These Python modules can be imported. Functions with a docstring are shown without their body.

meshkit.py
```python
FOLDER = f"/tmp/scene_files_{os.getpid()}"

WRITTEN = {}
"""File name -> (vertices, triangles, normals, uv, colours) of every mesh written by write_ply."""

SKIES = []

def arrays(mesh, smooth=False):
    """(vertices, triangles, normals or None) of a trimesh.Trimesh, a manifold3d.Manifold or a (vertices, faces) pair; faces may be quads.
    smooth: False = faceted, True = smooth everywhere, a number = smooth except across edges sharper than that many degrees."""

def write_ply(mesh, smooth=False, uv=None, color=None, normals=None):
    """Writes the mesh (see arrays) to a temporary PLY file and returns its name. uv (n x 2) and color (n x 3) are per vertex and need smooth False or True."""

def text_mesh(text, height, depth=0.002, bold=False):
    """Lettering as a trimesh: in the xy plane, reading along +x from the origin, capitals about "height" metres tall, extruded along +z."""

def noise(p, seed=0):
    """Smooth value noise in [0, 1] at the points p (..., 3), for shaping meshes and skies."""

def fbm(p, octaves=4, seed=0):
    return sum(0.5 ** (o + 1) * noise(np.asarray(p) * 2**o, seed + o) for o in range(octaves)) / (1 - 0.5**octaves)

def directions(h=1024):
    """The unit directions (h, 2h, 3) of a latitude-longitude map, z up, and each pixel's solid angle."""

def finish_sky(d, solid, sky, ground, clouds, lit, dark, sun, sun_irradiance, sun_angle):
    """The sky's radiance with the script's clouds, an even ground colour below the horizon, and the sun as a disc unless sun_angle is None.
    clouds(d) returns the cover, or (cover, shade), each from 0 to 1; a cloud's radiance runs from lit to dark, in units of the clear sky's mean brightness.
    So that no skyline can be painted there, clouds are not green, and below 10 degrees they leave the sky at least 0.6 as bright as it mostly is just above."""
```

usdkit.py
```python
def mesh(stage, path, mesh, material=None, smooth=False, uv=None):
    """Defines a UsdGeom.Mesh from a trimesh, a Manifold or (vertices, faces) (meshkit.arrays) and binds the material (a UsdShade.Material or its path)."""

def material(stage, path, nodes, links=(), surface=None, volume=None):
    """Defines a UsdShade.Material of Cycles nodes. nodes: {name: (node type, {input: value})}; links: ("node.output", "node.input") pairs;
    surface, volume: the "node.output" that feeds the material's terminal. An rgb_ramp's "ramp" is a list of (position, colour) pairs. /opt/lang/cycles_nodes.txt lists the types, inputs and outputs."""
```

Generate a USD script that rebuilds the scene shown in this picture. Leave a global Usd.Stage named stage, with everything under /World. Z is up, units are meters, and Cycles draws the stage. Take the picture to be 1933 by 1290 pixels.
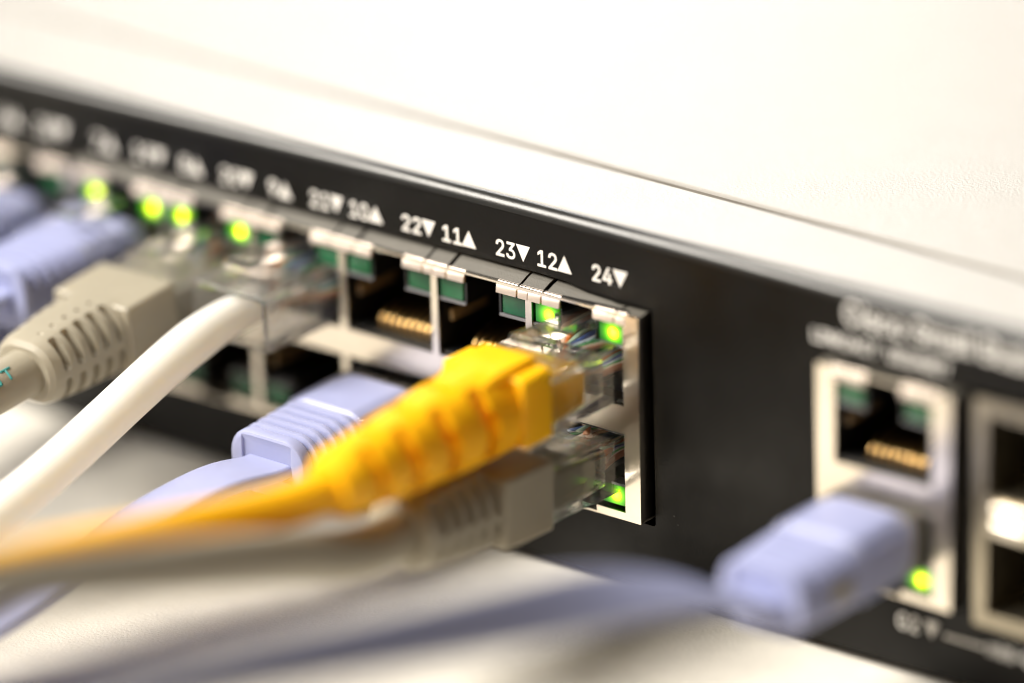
import math, random
import numpy as np, trimesh, usdkit, meshkit
import manifold3d as m3
from manifold3d import Manifold
from shapely.geometry import Polygon, box as sbox
from shapely import affinity, union_all
from pxr import Usd, UsdGeom, UsdLux, UsdShade, Gf, Sdf

stage = Usd.Stage.CreateInMemory()
UsdGeom.SetStageUpAxis(stage, 'Z'); UsdGeom.SetStageMetersPerUnit(stage, 1.0)
UsdGeom.Xform.Define(stage, '/World'); UsdGeom.Scope.Define(stage, '/World/Looks')
rng = np.random.default_rng(7)
MM = 0.001
# ------------------------------------------------------------------ camera (all lengths in mm, x along the switch front, -y out of it, z up)
CAM = np.array([354.432, -463.793, 271.031]); TH, PH, RO = np.radians([38.8926, 22.3253, -1.5671])
FWD = np.array([-np.sin(TH)*np.cos(PH), np.cos(TH)*np.cos(PH), -np.sin(PH)])
R0 = np.array([np.cos(TH), np.sin(TH), 0.0]); U0 = np.cross(R0, FWD)
RIGHT = np.cos(RO)*R0 + np.sin(RO)*U0; UP = -np.sin(RO)*R0 + np.cos(RO)*U0
cam = UsdGeom.Camera.Define(stage, '/World/camera')
cam.AddTransformOp().Set(Gf.Matrix4d(*RIGHT, 0, *UP, 0, *(-FWD), 0, *(CAM*MM), 1))
cam.CreateHorizontalApertureAttr(36.0); cam.CreateVerticalApertureAttr(36.0*683/1024)
cam.CreateFocalLengthAttr(10518.3*36/1933); cam.CreateClippingRangeAttr(Gf.Vec2f(0.02, 50))
cam.CreateFStopAttr(4.3); cam.CreateFocusDistanceAttr(0.6385)
cam.CreateExposureAttr(0.15)

# ------------------------------------------------------------------ light: windows behind the switch and to the left, a warm room lamp on the right
def rect_light(name, at, to, w, h, radiance, colour):
    at, to = np.array(at, float), np.array(to, float)
    z = at - to; z /= np.linalg.norm(z)
    x = np.cross([0, 0, 1.0], z); x /= np.linalg.norm(x); y = np.cross(z, x)
    l = UsdLux.RectLight.Define(stage, '/World/' + name)
    l.AddTransformOp().Set(Gf.Matrix4d(*x, 0, *y, 0, *z, 0, *(at*MM), 1))
    l.CreateWidthAttr(w*MM); l.CreateHeightAttr(h*MM); l.CreateIntensityAttr(radiance); l.CreateColorAttr(Gf.Vec3f(*colour))
rect_light('left_window_light', (-1020, -960, 1540), (0, 0, 20), 1250, 1080, 29.0, (1.0, 0.94, 0.85))
rect_light('back_window_light', (-1545, 1930, 960), (0, 0, 40), 520, 440, 11.3, (1.0, 0.975, 0.94))
rect_light('warm_room_light', (1500, -1500, 700), (0, 0, 20), 900, 900, 0.8, (1.0, 0.58, 0.24))
dome = UsdLux.DomeLight.Define(stage, '/World/room_ambient_light')
amb = usdkit.material(stage, '/World/Looks/room_ambient', {'b': ('background_shader', {'color': (1.0, 0.9, 0.76), 'strength': 0.03})}, [], surface='b.background')
UsdShade.MaterialBindingAPI.Apply(dome.GetPrim()).Bind(amb)

# ------------------------------------------------------------------ materials
def mat(name, nodes, links=(), surface='p.BSDF'):
    return usdkit.material(stage, '/World/Looks/' + name, nodes, links, surface=surface)
def plain(name, col, rough=0.5, metal=0.0, grain=None, var=0.0, **kw):
    """a procedural plastic, paint or metal: slight tone variation and fine relief (grain = (scale per metre, depth in mm))"""
    nodes = {'g': ('geometry', {}), 'p': ('principled_bsdf', {'base_color': col, 'roughness': rough, 'metallic': metal, **kw})}
    links = []
    if var:
        nodes['n'] = ('noise_texture', {'scale': 160.0, 'detail': 6.0, 'roughness': 0.65})
        nodes['r'] = ('rgb_ramp', {'ramp': [(0.3, tuple(c*(1-var) for c in col)), (0.7, tuple(min(1, c*(1+var)) for c in col))]})
        links += [('g.position', 'n.vector'), ('n.fac', 'r.fac'), ('r.color', 'p.base_color')]
    if grain:
        nodes['f'] = ('noise_texture', {'scale': grain[0], 'detail': 3.0, 'roughness': 0.6})
        nodes['b'] = ('bump', {'strength': grain[2] if len(grain) > 2 else 1.0, 'distance': grain[1]*MM})
        links += [('g.position', 'f.vector'), ('f.fac', 'b.height'), ('b.normal', 'p.normal')]
    return mat(name, nodes, links)
M = {}
M['desk'] = plain('desk_laminate', (0.71, 0.68, 0.61), 0.45, grain=(2500.0, 0.14), var=0.06)
M['panel'] = mat('black_powder_coat', {'g': ('geometry', {}), 'f': ('noise_texture', {'scale': 3200.0, 'detail': 3.0}), 'b': ('bump', {'strength': 1.0, 'distance': 0.00003}),
    'v': ('voronoi_texture', {'scale': 420.0, 'randomness': 1.0}), 'lt': ('math', {'math_type': 'less_than', 'value2': 0.045}), 'n': ('noise_texture', {'scale': 90.0, 'detail': 4.0}), 'nt': ('rgb_ramp', {'ramp': [(0.5, (0, 0, 0)), (0.62, (1, 1, 1))]}),
    'mk': ('mix', {'mix_type': 'multiply', 'fac': 1.0}), 'bw': ('rgb_to_bw', {}), 'c': ('mix', {'color1': (0.0045, 0.0040, 0.0033), 'color2': (0.10, 0.095, 0.085)}),
    'rr': ('rgb_ramp', {'ramp': [(0.35, (0.30, 0.30, 0.30)), (0.65, (0.58, 0.58, 0.58))]}), 'rb': ('rgb_to_bw', {}), 'p': ('principled_bsdf', {'specular_ior_level': 0.2})},
    [('g.position', 'f.vector'), ('f.fac', 'b.height'), ('b.normal', 'p.normal'), ('g.position', 'v.vector'), ('v.distance', 'lt.value1'), ('g.position', 'n.vector'), ('n.fac', 'nt.fac'),
     ('lt.value', 'mk.color1'), ('nt.color', 'mk.color2'), ('mk.color', 'bw.color'), ('bw.val', 'c.fac'), ('c.color', 'p.base_color'), ('n.fac', 'rr.fac'), ('rr.color', 'rb.color'), ('rb.val', 'p.roughness')])
M['cover'] = plain('light_grey_paint', (0.40, 0.385, 0.36), 0.29, grain=(2600.0, 0.075), var=0.02)
M['tin'] = plain('tin_plate', (0.84, 0.76, 0.64), 0.24, 1.0, grain=(900.0, 0.006), var=0.06)
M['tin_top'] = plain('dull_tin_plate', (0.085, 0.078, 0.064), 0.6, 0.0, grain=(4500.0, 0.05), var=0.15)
M['lip'] = plain('rolled_tin_edge', (0.80, 0.70, 0.62), 0.5, 1.0, grain=(2500.0, 0.01), var=0.06)
M['brass'] = plain('tinned_brass', (0.42, 0.30, 0.16), 0.4, 0.7)
M['edge'] = plain('glossy_black_edge', (0.02, 0.02, 0.019), 0.30, grain=(3200.0, 0.02), var=0.2, specular_ior_level=0.5)  # black coat, glossier and lighter than the panel so the bend shows its highlight
M['rim'] = plain('lit_nylon_rim', (0.16, 0.16, 0.17), 0.3)  # black nylon coloured grey: the light its edge catches is painted in
M['cage'] = plain('bronze_cage', (0.40, 0.355, 0.27), 0.36, 1.0, grain=(1500.0, 0.01), var=0.1)
M['cavity'] = plain('black_nylon', (0.008, 0.008, 0.008), 0.28, var=0.2)
M['gold'] = plain('gold_plating', (0.95, 0.62, 0.25), 0.25, 1.0, var=0.05)
M['print'] = plain('white_print', (0.80, 0.78, 0.74), 0.6, grain=(5000.0, 0.02), var=0.05)
M['led_off_glow'] = plain('faint_glow_green_lens', (0.004, 0.075, 0.026), 0.12, var=0.6, emission_color=(0.02, 0.5, 0.15), emission_strength=0.02)  # faint green emission added, though these signal lamps are off
def glow_lens(n, c):
    c = np.array(c)*MM
    return mat(f'lit_lens_{n:02d}', {'g': ('geometry', {}), 'd': ('vector_math', {'math_type': 'distance', 'vector2': tuple(c)}), 'm': ('map_range', {'from_min': 0.0, 'from_max': 0.0026, 'clamp': True}),
        'col': ('rgb_ramp', {'ramp': [(0, (0.95, 1.0, 0.02)), (0.24, (0.75, 1.0, 0.01)), (0.42, (0.2, 0.9, 0.0)), (0.75, (0.02, 0.35, 0.01)), (1, (0.0, 0.12, 0.02))]}),
        'st': ('rgb_ramp', {'ramp': [(0, (1, 1, 1)), (0.12, (0.8, 0.8, 0.8)), (0.3, (0.16, 0.16, 0.16)), (0.6, (0.06, 0.06, 0.06)), (1, (0.02, 0.02, 0.02))]}), 'bw': ('rgb_to_bw', {}), 'k': ('math', {'math_type': 'multiply', 'value2': 7.0}),
        'p': ('principled_bsdf', {'base_color': (0.01, 0.10, 0.02), 'roughness': 0.15})},
        [('g.position', 'd.vector1'), ('d.value', 'm.value'), ('m.result', 'col.fac'), ('m.result', 'st.fac'), ('st.color', 'bw.color'), ('bw.val', 'k.value1'), ('k.value', 'p.emission_strength'), ('col.color', 'p.emission_color')])
M['lavender'] = plain('lavender_plastic', (0.29, 0.315, 0.51), 0.48, grain=(3500.0, 0.025), var=0.04, subsurface_weight=0.15, subsurface_scale=0.0008, subsurface_radius=(1, 1, 1))
M['yellow'] = plain('yellow_rubber', (0.96, 0.47, 0.004), 0.5, grain=(2500.0, 0.02), var=0.05, subsurface_weight=0.15, subsurface_scale=0.0015, subsurface_radius=(1.0, 0.45, 0.05), specular_ior_level=0.3)
M['grey'] = plain('warm_grey_plastic', (0.31, 0.28, 0.215), 0.5, grain=(2500.0, 0.03), var=0.05, subsurface_weight=0.1, subsurface_scale=0.0008, subsurface_radius=(1, 0.8, 0.6))
M['white'] = plain('white_cable_jacket', (0.78, 0.715, 0.63), 0.38, grain=(1200.0, 0.02), var=0.03, subsurface_weight=0.45, subsurface_scale=0.003, subsurface_radius=(1.0, 0.70, 0.45))
M['ink'] = plain('teal_ink', (0.05, 0.28, 0.27), 0.5)
M['rubber'] = plain('black_rubber', (0.02, 0.02, 0.02), 0.7)
M['dark'] = plain('dark_interior', (0.01, 0.01, 0.01), 0.6)
M['clear'] = mat('clear_polycarbonate', {'g': ('geometry', {}), 'f': ('noise_texture', {'scale': 700.0, 'detail': 2.0}), 'b': ('bump', {'strength': 0.6, 'distance': 0.00001}),
    'p': ('principled_bsdf', {'base_color': (0.98, 0.98, 0.97), 'roughness': 0.03, 'transmission_weight': 1.0, 'ior': 1.5}), 't': ('transparent_bsdf', {'color': (0.97, 0.97, 0.96)}), 'm': ('mix_closure', {'fac': 0.15}), 'tl': ('translucent_bsdf', {'color': (0.9, 0.9, 0.88)}), 'm2': ('mix_closure', {'fac': 0.025})},
    [('g.position', 'f.vector'), ('f.fac', 'b.height'), ('b.normal', 'p.normal'), ('p.BSDF', 'm.closure1'), ('t.BSDF', 'm.closure2'), ('m.closure', 'm2.closure1'), ('tl.BSDF', 'm2.closure2')], 'm2.closure')
WIRES = {'orange': (0.75, 0.20, 0.03), 'white_orange': (0.80, 0.55, 0.40), 'green': (0.04, 0.32, 0.10), 'white_blue': (0.5, 0.58, 0.68), 'blue': (0.06, 0.12, 0.35), 'white_green': (0.5, 0.68, 0.5), 'white_brown': (0.66, 0.52, 0.42), 'brown': (0.30, 0.11, 0.045)}
for k, c in WIRES.items(): M['wire_' + k] = plain('wire_' + k, c, 0.4)

# ------------------------------------------------------------------ scene helpers
taken = {}
def numbered(parent, name):
    n = taken.get((parent, name), 0); taken[(parent, name)] = n + 1
    return f'{parent}/{name}' if n == 0 else f'{parent}/{name}_{n:03d}'
BASE = {}
def tag(prim, label=None, cat=None, group=None, kind=None):
    for k, v in (('label', label), ('category', cat), ('group', group), ('kind', kind)):
        if v: prim.SetCustomDataByKey(k, v)
def thing(name, label, cat, base, group=None):
    path = numbered('/World', name)
    x = UsdGeom.Xform.Define(stage, path); x.AddTranslateOp().Set(Gf.Vec3d(*(np.array(base, float)*MM)))
    BASE[path] = np.array(base, float); tag(x.GetPrim(), label, cat, group)
    return path
def tri(mesh):
    if isinstance(mesh, Manifold):
        m = mesh.to_mesh(); mesh = trimesh.Trimesh(np.array(m.vert_properties[:, :3]), np.array(m.tri_verts), process=False)
    return mesh
def part(parent, name, mesh, m, smooth=False, label=None):
    """one Mesh prim from millimetre geometry given in world coordinates"""
    path = numbered(parent, name); root = '/'.join(path.split('/')[:3])
    t = tri(mesh).copy(); t.vertices = (np.array(t.vertices) - BASE.get(root, np.zeros(3)))*MM
    p = usdkit.mesh(stage, path, t, M[m], smooth=smooth)
    tag(p.GetPrim(), label)
    return path
cat = trimesh.util.concatenate
def bx(x0, x1, y0, y1, z0, z1):
    b = trimesh.creation.box((x1-x0, y1-y0, z1-z0)); b.apply_translation(((x0+x1)/2, (y0+y1)/2, (z0+z1)/2)); return b
def mbox(x0, x1, y0, y1, z0, z1): return Manifold.cube((x1-x0, y1-y0, z1-z0)).translate((x0, y0, z0))
def rbox(x0, x1, y0, y1, z0, z1, r=0.3, seg=12):
    s = Manifold.sphere(r, seg)
    return Manifold.batch_hull([s.translate((x, y, z)) for x in (x0+r, x1-r) for y in (y0+r, y1-r) for z in (z0+r, z1-r)])
def prism_xz(poly, y0, y1):
    """polygon in the xz plane extruded from y0 to y1"""
    out = []
    for g in getattr(poly, 'geoms', [poly]):
        e = trimesh.creation.extrude_polygon(g, y1-y0, engine='earcut'); v = np.array(e.vertices)
        e.vertices = np.stack([v[:, 0], y1 - v[:, 2], v[:, 1]], 1); out.append(e)
    return cat(out)
def hull_y(sections):
    """convex solid through xz outlines: sections = [(y, polygon)]"""
    pts = [np.stack([np.array(p.exterior.coords)[:, 0], np.full(len(p.exterior.coords), y), np.array(p.exterior.coords)[:, 1]], 1) for y, p in sections]
    return Manifold.hull_points(np.vstack(pts))
def rrect(w, h, r, cx=0, cz=0, res=6): return sbox(cx-w/2+r, cz-h/2+r, cx+w/2-r, cz+h/2-r).buffer(r, quad_segs=res)
def spline(pts, n=60):
    from scipy.interpolate import CubicSpline
    p = np.array(pts, float); t = np.r_[0, np.cumsum(np.linalg.norm(np.diff(p, axis=0), axis=1)**0.6)]
    return CubicSpline(t, p)(np.linspace(0, t[-1], n))
def sweep(path, prof, rolls=None, scales=None):
    """closed 2-D outline (n,2) carried along the path; its second axis stays near z, turned by rolls (degrees)"""
    path = np.array(path, float); n = len(prof); T = np.gradient(path, axis=0); T /= np.linalg.norm(T, axis=1)[:, None]
    V = []
    for i, (p, t) in enumerate(zip(path, T)):
        s = np.cross(t, [0, 0, 1.0]); s /= np.linalg.norm(s); u = np.cross(s, t)
        a = math.radians(rolls[i]) if rolls is not None else 0.0; k = scales[i] if scales is not None else 1.0
        s, u = np.cos(a)*s + np.sin(a)*u, -np.sin(a)*s + np.cos(a)*u
        V.append(p + k*(prof[:, :1]*s + prof[:, 1:]*u))
    V = np.vstack(V); F = []
    for i in range(len(path)-1):
        for j in range(n):
            a, b = i*n+j, i*n+(j+1) % n; F += [(a, b, b+n), (a, b+n, a+n)]
    c0, c1 = len(V), len(V)+1; V = np.vstack([V, path[0], path[-1]])
    for j in range(n): F += [(c0, (j+1) % n, j), (c1, (len(path)-1)*n+j, (len(path)-1)*n+(j+1) % n)]
    m = trimesh.Trimesh(V, F, process=False); m.fix_normals(); return m
def circle(r, n=28): a = np.linspace(0, 2*np.pi, n, endpoint=False); return np.stack([r*np.cos(a), r*np.sin(a)], 1)
def outline(poly): return np.array(poly.exterior.coords)[:-1]
def text_xz(text, x, z, h, width=None, y=-0.02, bold=True):
    """lettering on the front panel, x = left edge, z = baseline"""
    t = meshkit.text_mesh(text, h, 0.03, bold); v = np.array(t.vertices)
    v[:, 0] -= v[:, 0].min()
    if width: v[:, 0] *= width/v[:, 0].max()
    t.vertices = np.stack([x+v[:, 0], y + 0.03 - v[:, 2], z+v[:, 1]], 1); return t
def arrow(x0, x1, z0, z1, up):
    p = Polygon([(x0, z0), (x1, z0), ((x0+x1)/2, z1)] if up else [(x0, z1), (x1, z1), ((x0+x1)/2, z0)])
    return prism_xz(p, -0.02, 0.01)

# ------------------------------------------------------------------ desk
desk = part('/World', 'desk', mbox(-700, 160, -110, 520, -26.2, -1.2), 'desk')
tag(stage.GetPrimAtPath(desk), 'white laminate desk top under the network switch', None, None, 'structure')

# ------------------------------------------------------------------ network switch
PITCH, YB = 13.97, -1.8
ZB, ZT, ZW1, ZW2 = 8.83, 34.32, 23.04, 19.62
WX0, WX1 = -292.0, 96.0
sw = thing('network_switch', 'black network switch with silver port blocks and pale top cover', 'network switch', (-100, 0, -1.2))
ox = {'main': (-2.2-PITCH*6+0.92-1.0, 0.0), 'left': (-2.2-PITCH*12+0.92-2.2-1.9, -86.4), 'up': (24.7, 42.6)}
UZB, UZT = 9.3, 34.9
holes = [sbox(ox['left'][0]-0.6, ZB-0.7, ox['left'][1]+0.6, ZT+0.5), sbox(ox['main'][0]-0.6, ZB-0.7, ox['main'][1]+0.75, ZT+0.5),
         sbox(ox['up'][0]-0.5, UZB-0.5, ox['up'][1]+0.5, UZT+0.5), sbox(44.6, 8.0, 77.0, 35.6)]
# cut-out of the main block: its upper edge dips where it ends
wave = Polygon([(-30, ZT+1.4), (-16, ZT+1.5), (-11.5, ZT+1.35), (-8.5, ZT+0.7), (-5, ZT+0.5), (0.75, ZT+0.5), (0.75, ZT), (-60, ZT), (-60, ZT+1.2)])
wave = union_all([wave, sbox(ox['main'][0]-0.6, ZT, -59, ZT+1.2)])
holes[1] = union_all([holes[1], wave]).buffer(-0.4).buffer(0.8).buffer(-0.4)
face = sbox(WX0, 0, WX1, 42.35).difference(union_all([h.buffer(-0.35).buffer(0.35) for h in holes]))
panel = [prism_xz(face, 0, 1.2)]
a = np.linspace(0, np.pi/2, 9)
bend = Polygon(list(zip(1.25-1.25*np.cos(a), 42.4+1.25*np.sin(a))) + [(1.55, 43.65), (1.55, 42.4)])
e = trimesh.creation.extrude_polygon(bend, WX1-WX0, engine='earcut'); v = np.array(e.vertices)
e.vertices = np.stack([WX0+v[:, 2], v[:, 0], v[:, 1]], 1); e.fix_normals()
part(sw, 'front_panel', cat(panel), 'panel', smooth=35)
part(sw, 'rolled_edge', e, 'edge', smooth=35)
# top cover: a front strip, a groove, the lid
def slab(poly, z0, z1, r=0.35):
    lo, hi = trimesh.creation.extrude_polygon(poly, z1-z0-r, engine='earcut'), None
    pts = []
    for zz, ins in [(z0, 0), (z1-r, 0), (z1-0.3*r, 0.3*r), (z1, r)]:
        q = np.array(poly.buffer(-ins, join_style='mitre').exterior.coords); pts.append(np.c_[q, np.full(len(q), zz)])
    return Manifold.hull_points(np.vstack(pts))
def groove_y(x): return 14.55 - 0.030*(x+4.7)
part(sw, 'cover_strip', slab(Polygon([(WX0, 1.62), (WX1, 1.62), (WX1, groove_y(WX1)), (WX0, groove_y(WX0))]), 42.4, 43.72), 'cover', smooth=30)
part(sw, 'lid', slab(Polygon([(WX0, groove_y(WX0)+1.0), (WX1, groove_y(WX1)+1.0), (WX1, 255), (WX0, 255)]), 42.4, 43.85), 'cover', smooth=30)
M['seam_shade'] = plain('groove_shade', (0.13, 0.118, 0.10), 0.7, grain=(2500.0, 0.05), var=0.2)  # dark tone paints the shade inside the groove, no gasket there
part(sw, 'groove_shade_strip', slab(Polygon([(WX0+1, groove_y(WX0)-0.4), (WX1-1, groove_y(WX1)-0.4), (WX1-1, groove_y(WX1)+1.5), (WX0+1, groove_y(WX0)+1.5)]), 42.0, 43.42, 0.05), 'seam_shade')  # added strip that draws the shaded gap as a dark line
part(sw, 'chassis', cat([bx(WX0, WX1, 15, 255, 0, 42.3), bx(WX0, WX1, 1.5, 15, 40.5, 42.3), bx(WX0, WX1, 5, 30, 41.5, 41.95), bx(WX0, WX1, 1.3, 15, 0, 1.2)]), 'dark')
for x in (-270, 74):
    for y in (14, 236): part(sw, 'rubber_foot', Manifold.cylinder(1.25, 7, 6.4, 24).translate((x, y, -1.2)), 'rubber', smooth=40)

def column_x(k):                               # centre of column k (1 to 12)
    return -2.2 - 6.525 - PITCH*(12-k) - (0 if k > 6 else 1.9)
LIT = {(12, 'u', -1), (12, 'u', 1), (12, 'l', 1), (8, 'u', -1), (8, 'u', 1), (7, 'u', -1), (7, 'u', 1), (5, 'u', 0)}
OPEN = {(10, 'u'), (11, 'u'), (11, 'l'), (9, 'l'), (8, 'l')}

def jack(parent, xc, zb, zt, zw1, zw2, side, lit, pins):
    """one socket: black liner, two signal lenses, contact springs, a shield tab; side 'u' has its latch slot at the top, 'l' at the bottom"""
    hw = 6.525
    z0, z1 = (zw1, zt-0.25) if side == 'u' else (zb+0.25, zw2)
    s = 1 if side == 'u' else -1
    zin, zout = (z0, z1) if side == 'u' else (z1, z0)            # zin: contact side, zout: latch side
    y0, y1, t = YB+0.3, 11.0, 0.35; rims = []
    def zb_(a, b): return (min(a, b), max(a, b))
    liner = [bx(xc-hw-t, xc-hw, y0, y1, z0-t, z1+t), bx(xc+hw, xc+hw+t, y0, y1, z0-t, z1+t), bx(xc-hw, xc+hw, y0, y1, z0-t, z0), bx(xc-hw, xc+hw, y0, y1, z1, z1+t), bx(xc-hw-t, xc+hw+t, y1, y1+0.4, z0-t, z1+t)]
    za, zc = zb_(zin, zin + s*0.55); liner.append(mbox_t(xc-hw, xc+hw, y0+0.2, y0+2.2, za, zc))
    za, zc = zb_(zout - s*3.75, zout)                            # lens carriers left and right of the latch slot
    for q in (-1, 1):
        xa, xb = sorted((xc+q*hw, xc+q*(hw-4.0)))
        za2, zc2 = zb_(zout - s*3.95, zout - s*1.2)
        liner.append(bx(xa, xb, y0+0.75, y1, za2, zc2))
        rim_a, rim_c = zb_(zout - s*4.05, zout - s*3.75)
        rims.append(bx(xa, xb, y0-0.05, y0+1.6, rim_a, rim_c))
        xr = xc+q*(hw-4.0); liner.append(bx(xr-0.15, xr+0.15, y0+0.1, y1, za2, zc2))
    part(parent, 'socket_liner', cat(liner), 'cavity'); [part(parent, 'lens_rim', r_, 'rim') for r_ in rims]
    for q in (-1, 1):
        xa, xb = sorted((xc+q*(hw-0.25), xc+q*(hw-3.6)))
        za, zc = zb_(zout - s*3.65, zout - s*1.25)
        on = q in lit
        key = 'led_off_glow'
        if on:
            key = f'glow{len(M)}'; M[key] = glow_lens(len(M), ((xa+xb)/2+0.35, y0+0.1, (za+zc)/2))
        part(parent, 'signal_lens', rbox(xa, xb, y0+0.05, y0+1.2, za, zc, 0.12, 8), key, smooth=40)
    if pins:
        for i in range(8):
            x = xc + (i-3.5)*1.02
            p = spline([(x, 0.9, zin+s*0.3), (x, 1.1, zin+s*1.0), (x, 2.0, zin+s*1.75), (x, 4.0, zin+s*2.3), (x, 9.6, zin+s*4.2)], 14)
            part(parent, 'contact_pin', sweep(p, circle(0.21, 8)), 'gold', smooth=True)
        za, zc = zb_(zin+s*3.6, zin+s*5.2)
        part(parent, 'shield_tab', rbox(xc-hw, xc-hw+0.5, 0.3, 7.0, za, zc, 0.2, 8), 'brass', smooth=40)
def mbox_t(*a): return tri(rbox(*a, 0.18, 8))

def port_block(name, x0, x1, zb, zt, zw1, zw2, cols, y0=YB, rise=lambda x: 0.3 + 0*x):
    """the sheet metal shell: front plate with socket openings, bent lips, slotted top"""
    blk = None
    plate = sbox(x0, zb, x1, zt); hw = 6.525
    cut = []
    for xc, _ in cols:
        cut += [sbox(xc-hw, zw1, xc+hw, zt-1.25), sbox(xc-2.35, zw1, xc+2.35, zt-0.22), sbox(xc-hw, zb+0.95, xc+hw, zw2), sbox(xc-2.35, zb+0.2, xc+2.35, zw2)]
    shape = plate.difference(union_all(cut))
    front = prism_xz(shape, y0, y0+0.3)
    path = part(sw, name, front, 'tin', label=None)
    # top sheet with slots and a rolled front edge, sides, bottom
    top = sbox(x0+0.02, y0+0.32, x1-0.02, 1.05)
    slots = []
    for xc, _ in cols:
        for q, w in ((-5.0, 0.30), (5.45, 0.18)):
            xs = xc+q
            slots.append(Polygon([(xs-w, y0), (xs+w, y0), (xs+w+0.5, y0+3.0), (xs-w+0.5, y0+3.0)]))
    t = top.difference(union_all(slots))
    tops = []
    for g in getattr(t, 'geoms', [t]):
        g = g.segmentize(1.5); m = trimesh.creation.extrude_polygon(g, 0.22, engine='earcut'); v = np.array(m.vertices)
        v[:, 2] += zt - 0.27 + rise(v[:, 0])*np.clip((v[:, 1]-y0-0.3)/2.5, 0, 1)**0.8; m.vertices = v; tops.append(m)
    tops.append(bx(x0+0.02, x1-0.02, 1.3, 9, zt-0.27, zt-0.02))
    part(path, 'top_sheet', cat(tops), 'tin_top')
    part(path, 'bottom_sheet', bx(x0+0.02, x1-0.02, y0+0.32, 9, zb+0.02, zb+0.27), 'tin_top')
    for xs in (x0+0.02, x1-0.27): part(path, 'side_sheet', bx(xs, xs+0.25, y0+0.32, 9, zb+0.29, zt-0.29), 'tin')
    # bent lips over the lenses
    for xc, _ in cols:
        for q in (-1, 1):
          for la, lb in ((2.42, 5.30 if q > 0 else 4.85), (5.60 if q > 0 else 5.15, hw+0.4)):
            xa, xb = sorted((xc+q*la, xc+q*lb))
            pr = [(y0-0.22, zt-1.30), (y0-0.02, zt-1.30), (y0-0.02, zt-0.75), (y0+0.3, zt-0.26), (y0+0.55, zt+0.12), (y0+0.3, zt+0.06), (y0+0.05, zt-0.25), (y0-0.14, zt-0.7)]
            e = trimesh.creation.extrude_polygon(Polygon(pr), xb-xa, engine='earcut'); v = np.array(e.vertices)
            e.vertices = np.stack([xa+v[:, 2], v[:, 0], v[:, 1]], 1); e.fix_normals()
            part(path, 'bent_lip', e, 'lip', smooth=50)
    for xc, k in cols:
        for side in 'ul':
            if k == 'up':
                lit = {1} if side == 'l' else set(); pins = side == 'u'
            else:
                lit = {q for q in (-1, 1) if (k, side, q) in LIT}; pins = (k, side) in OPEN
            jack(path, xc, zb, zt, zw1, zw2, side, lit, pins)
    return path
port_block('port_block', *ox['main'], ZB, ZT, ZW1, ZW2, [(column_x(k), k) for k in range(7, 13)], rise=lambda x: np.interp(x, [-16, -11, -7.5], [1.45, 1.2, 0.35]))
port_block('port_block', *ox['left'], ZB, ZT, ZW1, ZW2, [(column_x(k), k) for k in range(1, 7)], rise=lambda x: 0.3 + 0*x)
port_block('uplink_port_block', *ox['up'], UZB, UZT, 23.6, 20.1, [(33.65, 'up')])

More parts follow.
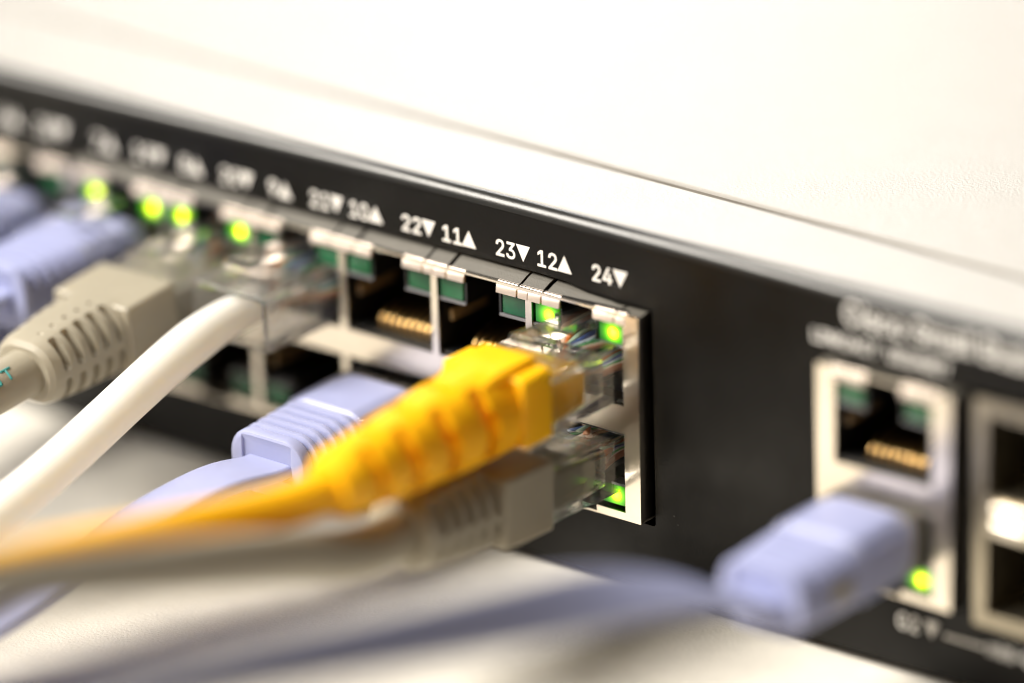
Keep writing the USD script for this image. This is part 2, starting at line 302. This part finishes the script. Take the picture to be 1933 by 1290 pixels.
# two stacked transceiver slots at the right
cage = sbox(45.0, 8.3, 76.6, 35.3).difference(union_all([sbox(46.6+q, z, 60.0+q, z+9.6) for q in (0, 15.0) for z in (9.9, 24.0)]))
cg = part(sw, 'slot_cage', prism_xz(cage, -0.8, -0.5), 'cage')
for q in (0, 15.0):
    for z in (9.9, 24.0):
        x0, x1, z1 = 46.6+q, 60.0+q, z+9.6
        part(cg, 'slot_liner', cat([bx(x0-0.3, x0, -0.5, 30, z-0.3, z1+0.3), bx(x1, x1+0.3, -0.5, 30, z-0.3, z1+0.3), bx(x0, x1, -0.5, 30, z-0.3, z), bx(x0, x1, -0.5, 30, z1, z1+0.3), bx(x0-0.3, x1+0.3, 30, 30.3, z-0.3, z1+0.3)]), 'cage')
    for xx in (47.6+q, 54.2+q):
        for zc in (20.6, 22.6):
            part(cg, 'shield_finger', rbox(xx, xx+4.6, -1.5, -0.75, zc-0.75, zc+0.75, 0.3, 8), 'tin', smooth=50)

# lettering
for k in range(1, 13):
    c = column_x(k)
    n1 = str(k); w1 = 2.75 if k > 9 else 1.3
    part(sw, 'port_number', text_xz(n1, c-1.92-2.15-w1-0.1, 36.7, 1.95, w1*1.04), 'print')
    part(sw, 'arrow_mark', arrow(c-4.9+0.85, c-1.95, 36.7, 38.75, True), 'print')
    part(sw, 'port_number', text_xz(str(k+12), c+1.0, 36.7, 1.95, 2.85), 'print')
    part(sw, 'arrow_mark', arrow(c+3.95, c+6.0, 36.65, 38.7, False), 'print')
part(sw, 'brand_lettering', text_xz('Cisco Small Business', 27.2, 39.6, 2.5, 31.0, bold=True), 'print')
part(sw, 'signal_lettering', text_xz('LINK/ACT', 22.9, 36.55, 1.5, 8.9, bold=True), 'print')
part(sw, 'signal_lettering', text_xz('GIGABIT', 33.0, 36.55, 1.5, 8.2, bold=True), 'print')
part(sw, 'port_number', text_xz('G2', 34.3, 4.6, 1.9, 2.9, bold=True), 'print')
part(sw, 'arrow_mark', arrow(38.0, 39.9, 4.5, 6.5, False), 'print')
part(sw, 'printed_line', prism_xz(sbox(40.6, 5.05, 46.0, 5.5), -0.02, 0.01), 'print')
part(sw, 'slot_lettering', text_xz('mini-GBIC', 46.4, 4.6, 1.6, 9.5, bold=True), 'print')

# ------------------------------------------------------------------ patch cables
def xform(mesh, pivot, pitch=0.0, yaw=0.0):
    t = tri(mesh).copy(); p = np.array(pivot, float)
    t.apply_translation(-p)
    t.apply_transform(trimesh.transformations.rotation_matrix(math.radians(pitch), (1, 0, 0)))
    t.apply_transform(trimesh.transformations.rotation_matrix(math.radians(yaw), (0, 0, 1)))
    t.apply_translation(p); return t
def clear_plug(par, xc, s, zc, jacket_mat, tf, cable_r=2.6, jacket_y=-4.5, wires=True):
    """modular plug: body hollow from the rear, latch on side s, eight wires fanned into a row"""
    w, h = 11.66, 6.9
    body = rbox(xc-w/2, xc+w/2, -14.2, 8.6, zc-h/2, zc+h/2, 0.25, 8)
    body -= hull_y([(-14.6, rrect(10.6, 5.9, 0.8, xc, zc)), (-4.0, rrect(9.8, 4.6, 0.8, xc, zc))])
    za = zc + s*h/2
    def pt(y, z, ww, th): return [(xc+q*ww/2, y, z+k*th/2) for q in (-1, 1) for k in (-1, 1)]
    latch = Manifold.batch_boolean([Manifold.hull_points(np.array(pt(8.0, za-s*0.1, 6.2, 0.9) + pt(4.5, za+s*0.9, 6.2, 0.9))),
             Manifold.hull_points(np.array(pt(4.5, za+s*0.9, 6.2, 0.9) + pt(-2.5, za+s*1.7, 5.2, 0.9))),
             Manifold.hull_points(np.array(pt(-2.5, za+s*1.7, 3.4, 0.9) + pt(-12.0, za+s*2.6, 3.2, 0.9)))], m3.OpType.Add)
    p = part(par, 'clear_plug', tf(body + latch), 'clear', smooth=25)
    if wires:
        order = ['white_orange', 'orange', 'white_green', 'blue', 'white_blue', 'green', 'white_brown', 'brown']
        for i, c in enumerate(order):
            x1 = xc + (i-3.5)*1.04; a = i*0.785
            path = spline([(xc+1.5*math.cos(a), jacket_y-1, zc+1.2*math.sin(a)), (xc*0.3+x1*0.7, jacket_y+3.5, zc-s*0.2), (x1, jacket_y+5.5, zc-s*0.2), (x1, 6.5, zc-s*0.6)], 14)
            part(p, 'wire', tf(sweep(path, circle(0.42, 10))), 'wire_' + c, smooth=True)
    return p
ID = lambda m: tri(m)

# --- lavender flat cables ----------------------------------------------------------------
FLAT_GROUP = 'lavender flat patch cables'
def ribbon_profile(w, t): return outline(rrect(w, t, t*0.42, res=4))
def flat_cable(label, xc, s, zc, ribs, path, rolls=None, rw=6.9, rt=1.6, pitch=0.0, yaw=0.0, y_rear=-25.0, y_front=-3.6, window=False, y_rib=-14.0):
    th = thing('flat_patch_cable', label, 'patch cable', (xc, -25, zc), FLAT_GROUP)
    tf = lambda m: xform(m, (xc, -2, zc), pitch, yaw)
    w, h = 12.2, 8.0
    plug = clear_plug(th, xc, s, zc, 'lavender', tf, wires=False)
    P = lambda k, r=3.0, dw=0.0, dh=0.0: rrect(w+dw, h+dh, r, xc, zc)
    front = hull_y([(y_front, P(0).buffer(-1.3)), (y_front-1.0, P(0).buffer(-0.35)), (y_front-1.8, P(0)), (y_rib, P(0)), (y_rib-0.4, P(0).buffer(-0.4))])
    front = front ^ mbox(xc-20, xc+20, -30, 5, zc-20, zc+20)
    core = hull_y([(y_rib+1.0, rrect(w-3.4, h-2.0, 2.2, xc, zc)), (y_rear+1, rrect(w-3.6, h-2.2, 2.2, xc, zc))])
    parts = [front, core]
    n = ribs; step = (y_rib - 0.6 - y_rear - 1.9)/(n-1)
    for i in range(n-1):
        yc = y_rib - 0.6 - step*(i+0.45); q = P(0, 2.8, -0.25*i*5/n, -0.08*i*5/n)
        parts.append(hull_y([(yc+0.30*step, q.buffer(-0.45)), (yc+0.20*step, q.buffer(-0.07)), (yc, q), (yc-0.20*step, q.buffer(-0.07)), (yc-0.30*step, q.buffer(-0.45))]))
    q = rrect(w-1.0, h-0.2, 3.0, xc, zc)
    parts.append(hull_y([(y_rear+2.0, q.buffer(-0.4)), (y_rear+1.5, q), (y_rear+0.5, q), (y_rear+0.12, q.buffer(-0.2)), (y_rear, q.buffer(-0.55))]))
    boot = Manifold.batch_boolean(parts, m3.OpType.Add)
    notch = hull_y([(y_rear-0.5, sbox(xc-rw/2-0.4, zc-1.4, xc+rw/2+0.4, zc+5)), (y_rear+0.35, sbox(xc-rw/2-0.25, zc-1.2, xc+rw/2+0.25, zc+2.4))])
    boot -= notch
    b = part(th, 'boot', tf(boot), 'lavender', smooth=32)
    if window: part(b, 'moulded_badge', tf(rbox(xc+w/2-0.1, xc+w/2+0.08, -20, -16.5, zc-1.2, zc+1.0, 0.08, 6)), 'grey')
    start = np.array([[xc, y_rear+1.5, zc+0.2], [xc, y_rear-1.5, zc+0.15]])
    st = xform(trimesh.Trimesh(start, [[0, 1, 0]], process=False), (xc, -2, zc), pitch, yaw).vertices
    pts = spline(np.vstack([np.array(st), path]), 70)
    rl = None if rolls is None else np.interp(np.linspace(0, 1, 70), np.linspace(0, 1, len(rolls)), rolls)
    part(th, 'flat_cable', sweep(pts, ribbon_profile(rw, rt), rl), 'lavender', smooth=40)
    return th
ZL, ZU = 15.75, 27.0
flat_cable('lavender flat cable with ribbed boot, in the lower row just left of the yellow plug', -36.2, -1, 15.3, 6,
           [(-37.2, -31, 15.9), (-39.0, -37.5, 15.0), (-40.9, -44.0, 13.2), (-44.0, -54.0, 9.2), (-49.5, -68, 4.8), (-62, -92, 1.8), (-85, -130, 0.6), (-130, -190, 0.2)])
flat_cable('nearest lavender flat cable, plugged in the uplink port under the open socket', 33.7, -1, 17.4, 6,
           [(33.4, -33, 20.6), (33.2, -46.6, 26.0), (33.0, -64.3, 30.6), (32.6, -89.2, 36.6), (32.4, -112.4, 42.4), (32, -150, 50)], rolls=[0, 3, 22, 42, 55, 60, 62, 62, 62, 62], window=True)
flat_cable('lavender flat cable in the upper row, directly beyond the ribbed grey boot', column_x(7), 1, ZU, 9,
           [(-82, -36, 25), (-88, -60, 17), (-100, -100, 5), (-120, -150, 0.5)], y_rib=-7.0)
flat_cable('farthest lavender flat cable in the upper row, at the left end of the ports', column_x(6), 1, ZU, 9,
           [(column_x(6)-2, -36, 25), (-108, -60, 17), (-122, -100, 5), (-145, -150, 0.5)], y_rib=-7.0)
flat_cable('lavender flat cable in the lower row, lowest at the far left edge', column_x(6), -1, ZL, 9,
           [(column_x(6)-1, -36, 14), (-105, -60, 8), (-116, -100, 2), (-135, -150, 0.4)], y_rib=-7.0)

# --- grey cables with ribbed boots -------------------------------------------------------
GREY_GROUP = 'grey patch cables with ribbed boots'
def grey_cable(label, xc, s, zc, path, pitch=0.0, yaw=0.0, r=2.9, mark=False):
    th = thing('grey_patch_cable', label, 'patch cable', (xc, -25, zc), GREY_GROUP)
    tf = lambda m: xform(m, (xc, -2, zc), pitch, yaw)
    p = clear_plug(th, xc, s, zc, 'grey', tf, jacket_y=-1.0)
    part(p, 'plug_insert', tf(hull_y([(-14.5, rrect(10.3, 5.6, 0.8, xc, zc)), (-6.0, rrect(9.6, 4.4, 0.8, xc, zc)), (-5.0, rrect(8.6, 3.4, 1.0, xc, zc))])), 'grey', smooth=30)
    w, h = 11.8, 8.6
    head = hull_y([(-14.25, rrect(w, h, 0.6, xc, zc)), (-22.3, rrect(w, h, 0.6, xc, zc)), (-22.6, rrect(w-0.5, h-0.5, 0.8, xc, zc))])
    tail = hull_y([(-21, rrect(w-0.8, h+0.3, 3.0, xc, zc)), (-28, rrect(w-1.2, h+0.5, 3.8, xc, zc)), (-33.0, rrect(w-2.0, h-0.2, 3.8, xc, zc)), (-34.2, rrect(w-2.6, h-0.8, 3.6, xc, zc)), (-34.7, rrect(w-3.8, h-2.0, 3.0, xc, zc))])
    boot = head + tail
    cuts = []
    for i in range(5):
        y = -23.7 - i*2.15
        for q in (-1, 1):
            cuts.append(rbox(xc+q*4.8-2.4, xc+q*4.8+2.4, y-0.62, y+0.58, zc+0.5, zc+h/2+1.5, 0.4, 8))
            cuts.append(rbox(xc+q*4.6-2.4, xc+q*4.6+2.4, y-0.55, y+0.5, zc-h/2+0.7, zc-0.5, 0.35, 8))
        cuts.append(rbox(xc-4.6, xc+4.6, y-0.5, y+0.5, zc+h/2-0.55, zc+h/2+1.5, 0.25, 8) - mbox(xc-1.0, xc+1.0, y-2, y+2, zc, zc+9) ) if False else None
        cuts.append(rbox(xc+0.6, xc+1.5, y-0.3, y+0.3, zc+h/2-0.2, zc+h, 0.2, 8))
    cuts = [c for c in cuts if c is not None]
    boot -= Manifold.batch_boolean(cuts, m3.OpType.Add)
    part(th, 'boot', tf(boot), 'grey', smooth=30)
    st = np.array(xform(trimesh.Trimesh(np.array([[xc, -34.0, zc], [xc, -37.0, zc]]), [[0, 1, 0]], process=False), (xc, -2, zc), pitch, yaw).vertices)
    pts = spline(np.vstack([st, path]), 70)
    part(th, 'cable', sweep(pts, circle(r, 32)), 'grey', smooth=True)
    return th, pts
gL, gpts = grey_cable('grey cable with ribbed boot and teal print, beside the white cable', column_x(8), 1, ZU-0.6,
           [(column_x(8)-1.5, -52, 21.5), (column_x(8)-7, -75, 17), (-92, -110, 10), (-130, -170, 3.5)], pitch=5.0)
grey_cable('grey cable with ribbed boot under the yellow plug', column_x(12), -1, ZL-0.1,
           [(-7.8, -43.0, 18.6), (-6.6, -55, 23.0), (-5.2, -69.2, 28.0), (-3.4, -87.3, 34.2), (-1.7, -104.3, 40.0), (2, -140, 50)], pitch=-3.0)

T_ = np.gradient(gpts, axis=0); T_ /= np.linalg.norm(T_, axis=1)[:, None]
arc = np.r_[0, np.cumsum(np.linalg.norm(np.diff(gpts, axis=0), axis=1))]
glyphs = [[(0, 0), (1.3, 0)], [(0.65, 0), (0.65, 1.3)], [(2.2, 0), (2.2, 1.4)], [(2.2, 1.4), (3.2, 1.4)], [(4.4, 0.2), (4.9, 1.4)], [(4.9, 1.4), (5.5, 0.1)], [(6.6, 0), (6.6, 1.4)], [(6.6, 0.7), (7.6, 0.7)]]
marks = []
for (a0, b0), (a1, b1) in glyphs:
    path = []
    for t in np.linspace(0, 1, 7):
        sa, ang = 4.2 + a0 + (a1-a0)*t, math.radians(62) - (b0 + (b1-b0)*t)/2.9
        c = np.array([np.interp(sa, arc, gpts[:, k]) for k in range(3)]); tt = np.array([np.interp(sa, arc, T_[:, k]) for k in range(3)])
        sd = np.cross(tt, [0, 0, 1.0]); sd /= np.linalg.norm(sd); uu = np.cross(sd, tt)
        path.append(c + 2.9*(-math.cos(ang)*sd + math.sin(ang)*uu))
    marks.append(tri(Manifold.batch_boolean([Manifold.batch_hull([Manifold.sphere(0.17, 8).translate(tuple(p)), Manifold.sphere(0.17, 8).translate(tuple(q))]) for p, q in zip(path[:-1], path[1:])], m3.OpType.Add)))
part(gL, 'printed_marks', cat(marks), 'ink', smooth=40)

# --- white cable ---------------------------------------------------------------------------
xw = column_x(9)
th = thing('white_patch_cable', 'thick white cable with a bare clear plug beside the two open sockets', 'patch cable', (xw, -25, ZU))
clear_plug(th, xw, 1, ZU, 'white', ID, jacket_y=-8.0)
pts = spline([(xw, -8, ZU), (xw, -13, ZU), (xw+0.3, -20, ZU-0.6), (xw+0.8, -34, ZU-4.0), (xw+0.5, -52, ZU-9.5), (xw-3, -75, 12), (xw-14, -110, 5.5), (xw-45, -170, 2.4)], 90)
sc = np.interp(np.linspace(0, 1, 90), [0, 0.06, 0.14, 1], [0.80, 0.85, 1.0, 1.0])
part(th, 'cable', sweep(pts, circle(2.65, 36), None, sc), 'white', smooth=True)

# --- yellow cable --------------------------------------------------------------------------
xy, zy = column_x(12), ZU
th = thing('yellow_patch_cable', 'yellow cable with notched yellow boot and clear plug above the grey one', 'patch cable', (xy, -25, zy))
p = clear_plug(th, xy, 1, zy, 'yellow', ID, jacket_y=-4.5)
part(p, 'plug_insert', hull_y([(-14.6, rrect(10.3, 5.6, 0.8, xy, zy)), (-7.4, rrect(9.6, 4.7, 0.8, xy, zy)), (-6.2, rrect(8.0, 3.2, 1.2, xy, zy))]), 'yellow', smooth=30)
head = hull_y([(-14.25, rrect(12.0, 8.6, 0.8, xy, zy+0.6)), (-18.6, rrect(12.0, 8.6, 0.8, xy, zy+0.6)), (-19.0, rrect(11.4, 8.0, 0.9, xy, zy+0.6))])
hood = hull_y([(-14.25, rrect(7.5, 1.6, 0.6, xy, zy+5.0)), (-20.5, rrect(7.5, 1.6, 0.6, xy, zy+5.0)), (-23.0, rrect(6.5, 1.0, 0.4, xy, zy+4.4))])
tail = Manifold.batch_boolean([hull_y([(a_, rrect(d0, d0, d0/2-0.05, xy, zy+0.3, 10)), (b_, rrect(d1, d1, d1/2-0.05, xy, zy+0.3, 10))]) for a_, b_, d0, d1 in
    [(-18, -25, 11.2, 10.9), (-25, -35, 10.9, 9.4), (-35, -44.4, 9.4, 8.0), (-44.4, -46.4, 8.0, 6.0)]], m3.OpType.Add)
boot = head + hood + tail
cuts = []
for i, y in enumerate((-23.8, -30.0, -35.9, -41.5)):
    k = (1.0, 0.92, 0.83, 0.75)[i]
    for q in (-1, 1):
        # a slot cut into each side, its upper end leaning forward over the shoulder
        a_ = rbox(xy+q*5.4*k-2.6, xy+q*5.4*k+2.6, y-1.1*k, y+1.1*k, zy-2.9*k, zy+2.4*k, 0.55, 12)
        b_ = rbox(xy+q*5.0*k-2.4, xy+q*5.0*k+2.4, y-1.9*k, y+0.3*k, zy+1.4*k, zy+7*k, 0.55, 12)
        cuts += [a_, b_]
    if i < 3: cuts.append(rbox(xy-1.9*k, xy+1.9*k, y-2.9-0.8*k, y-2.9+0.8*k, zy+3.6*k, zy+9, 0.5, 12))
boot -= Manifold.batch_boolean(cuts, m3.OpType.Add)
part(th, 'boot', boot, 'yellow', smooth=40)
pts = spline([(xy, -40, zy+0.3), (-9.2, -46.2, 26.9), (-10.9, -54.0, 26.9), (-12.4, -61.0, 27.7), (-13.8, -67.9, 28.6), (-16.5, -81.3, 30.4), (-17.9, -87.9, 31.2), (-22, -120, 34)], 80)
part(th, 'cable', sweep(pts, circle(2.5, 32)), 'yellow', smooth=True)
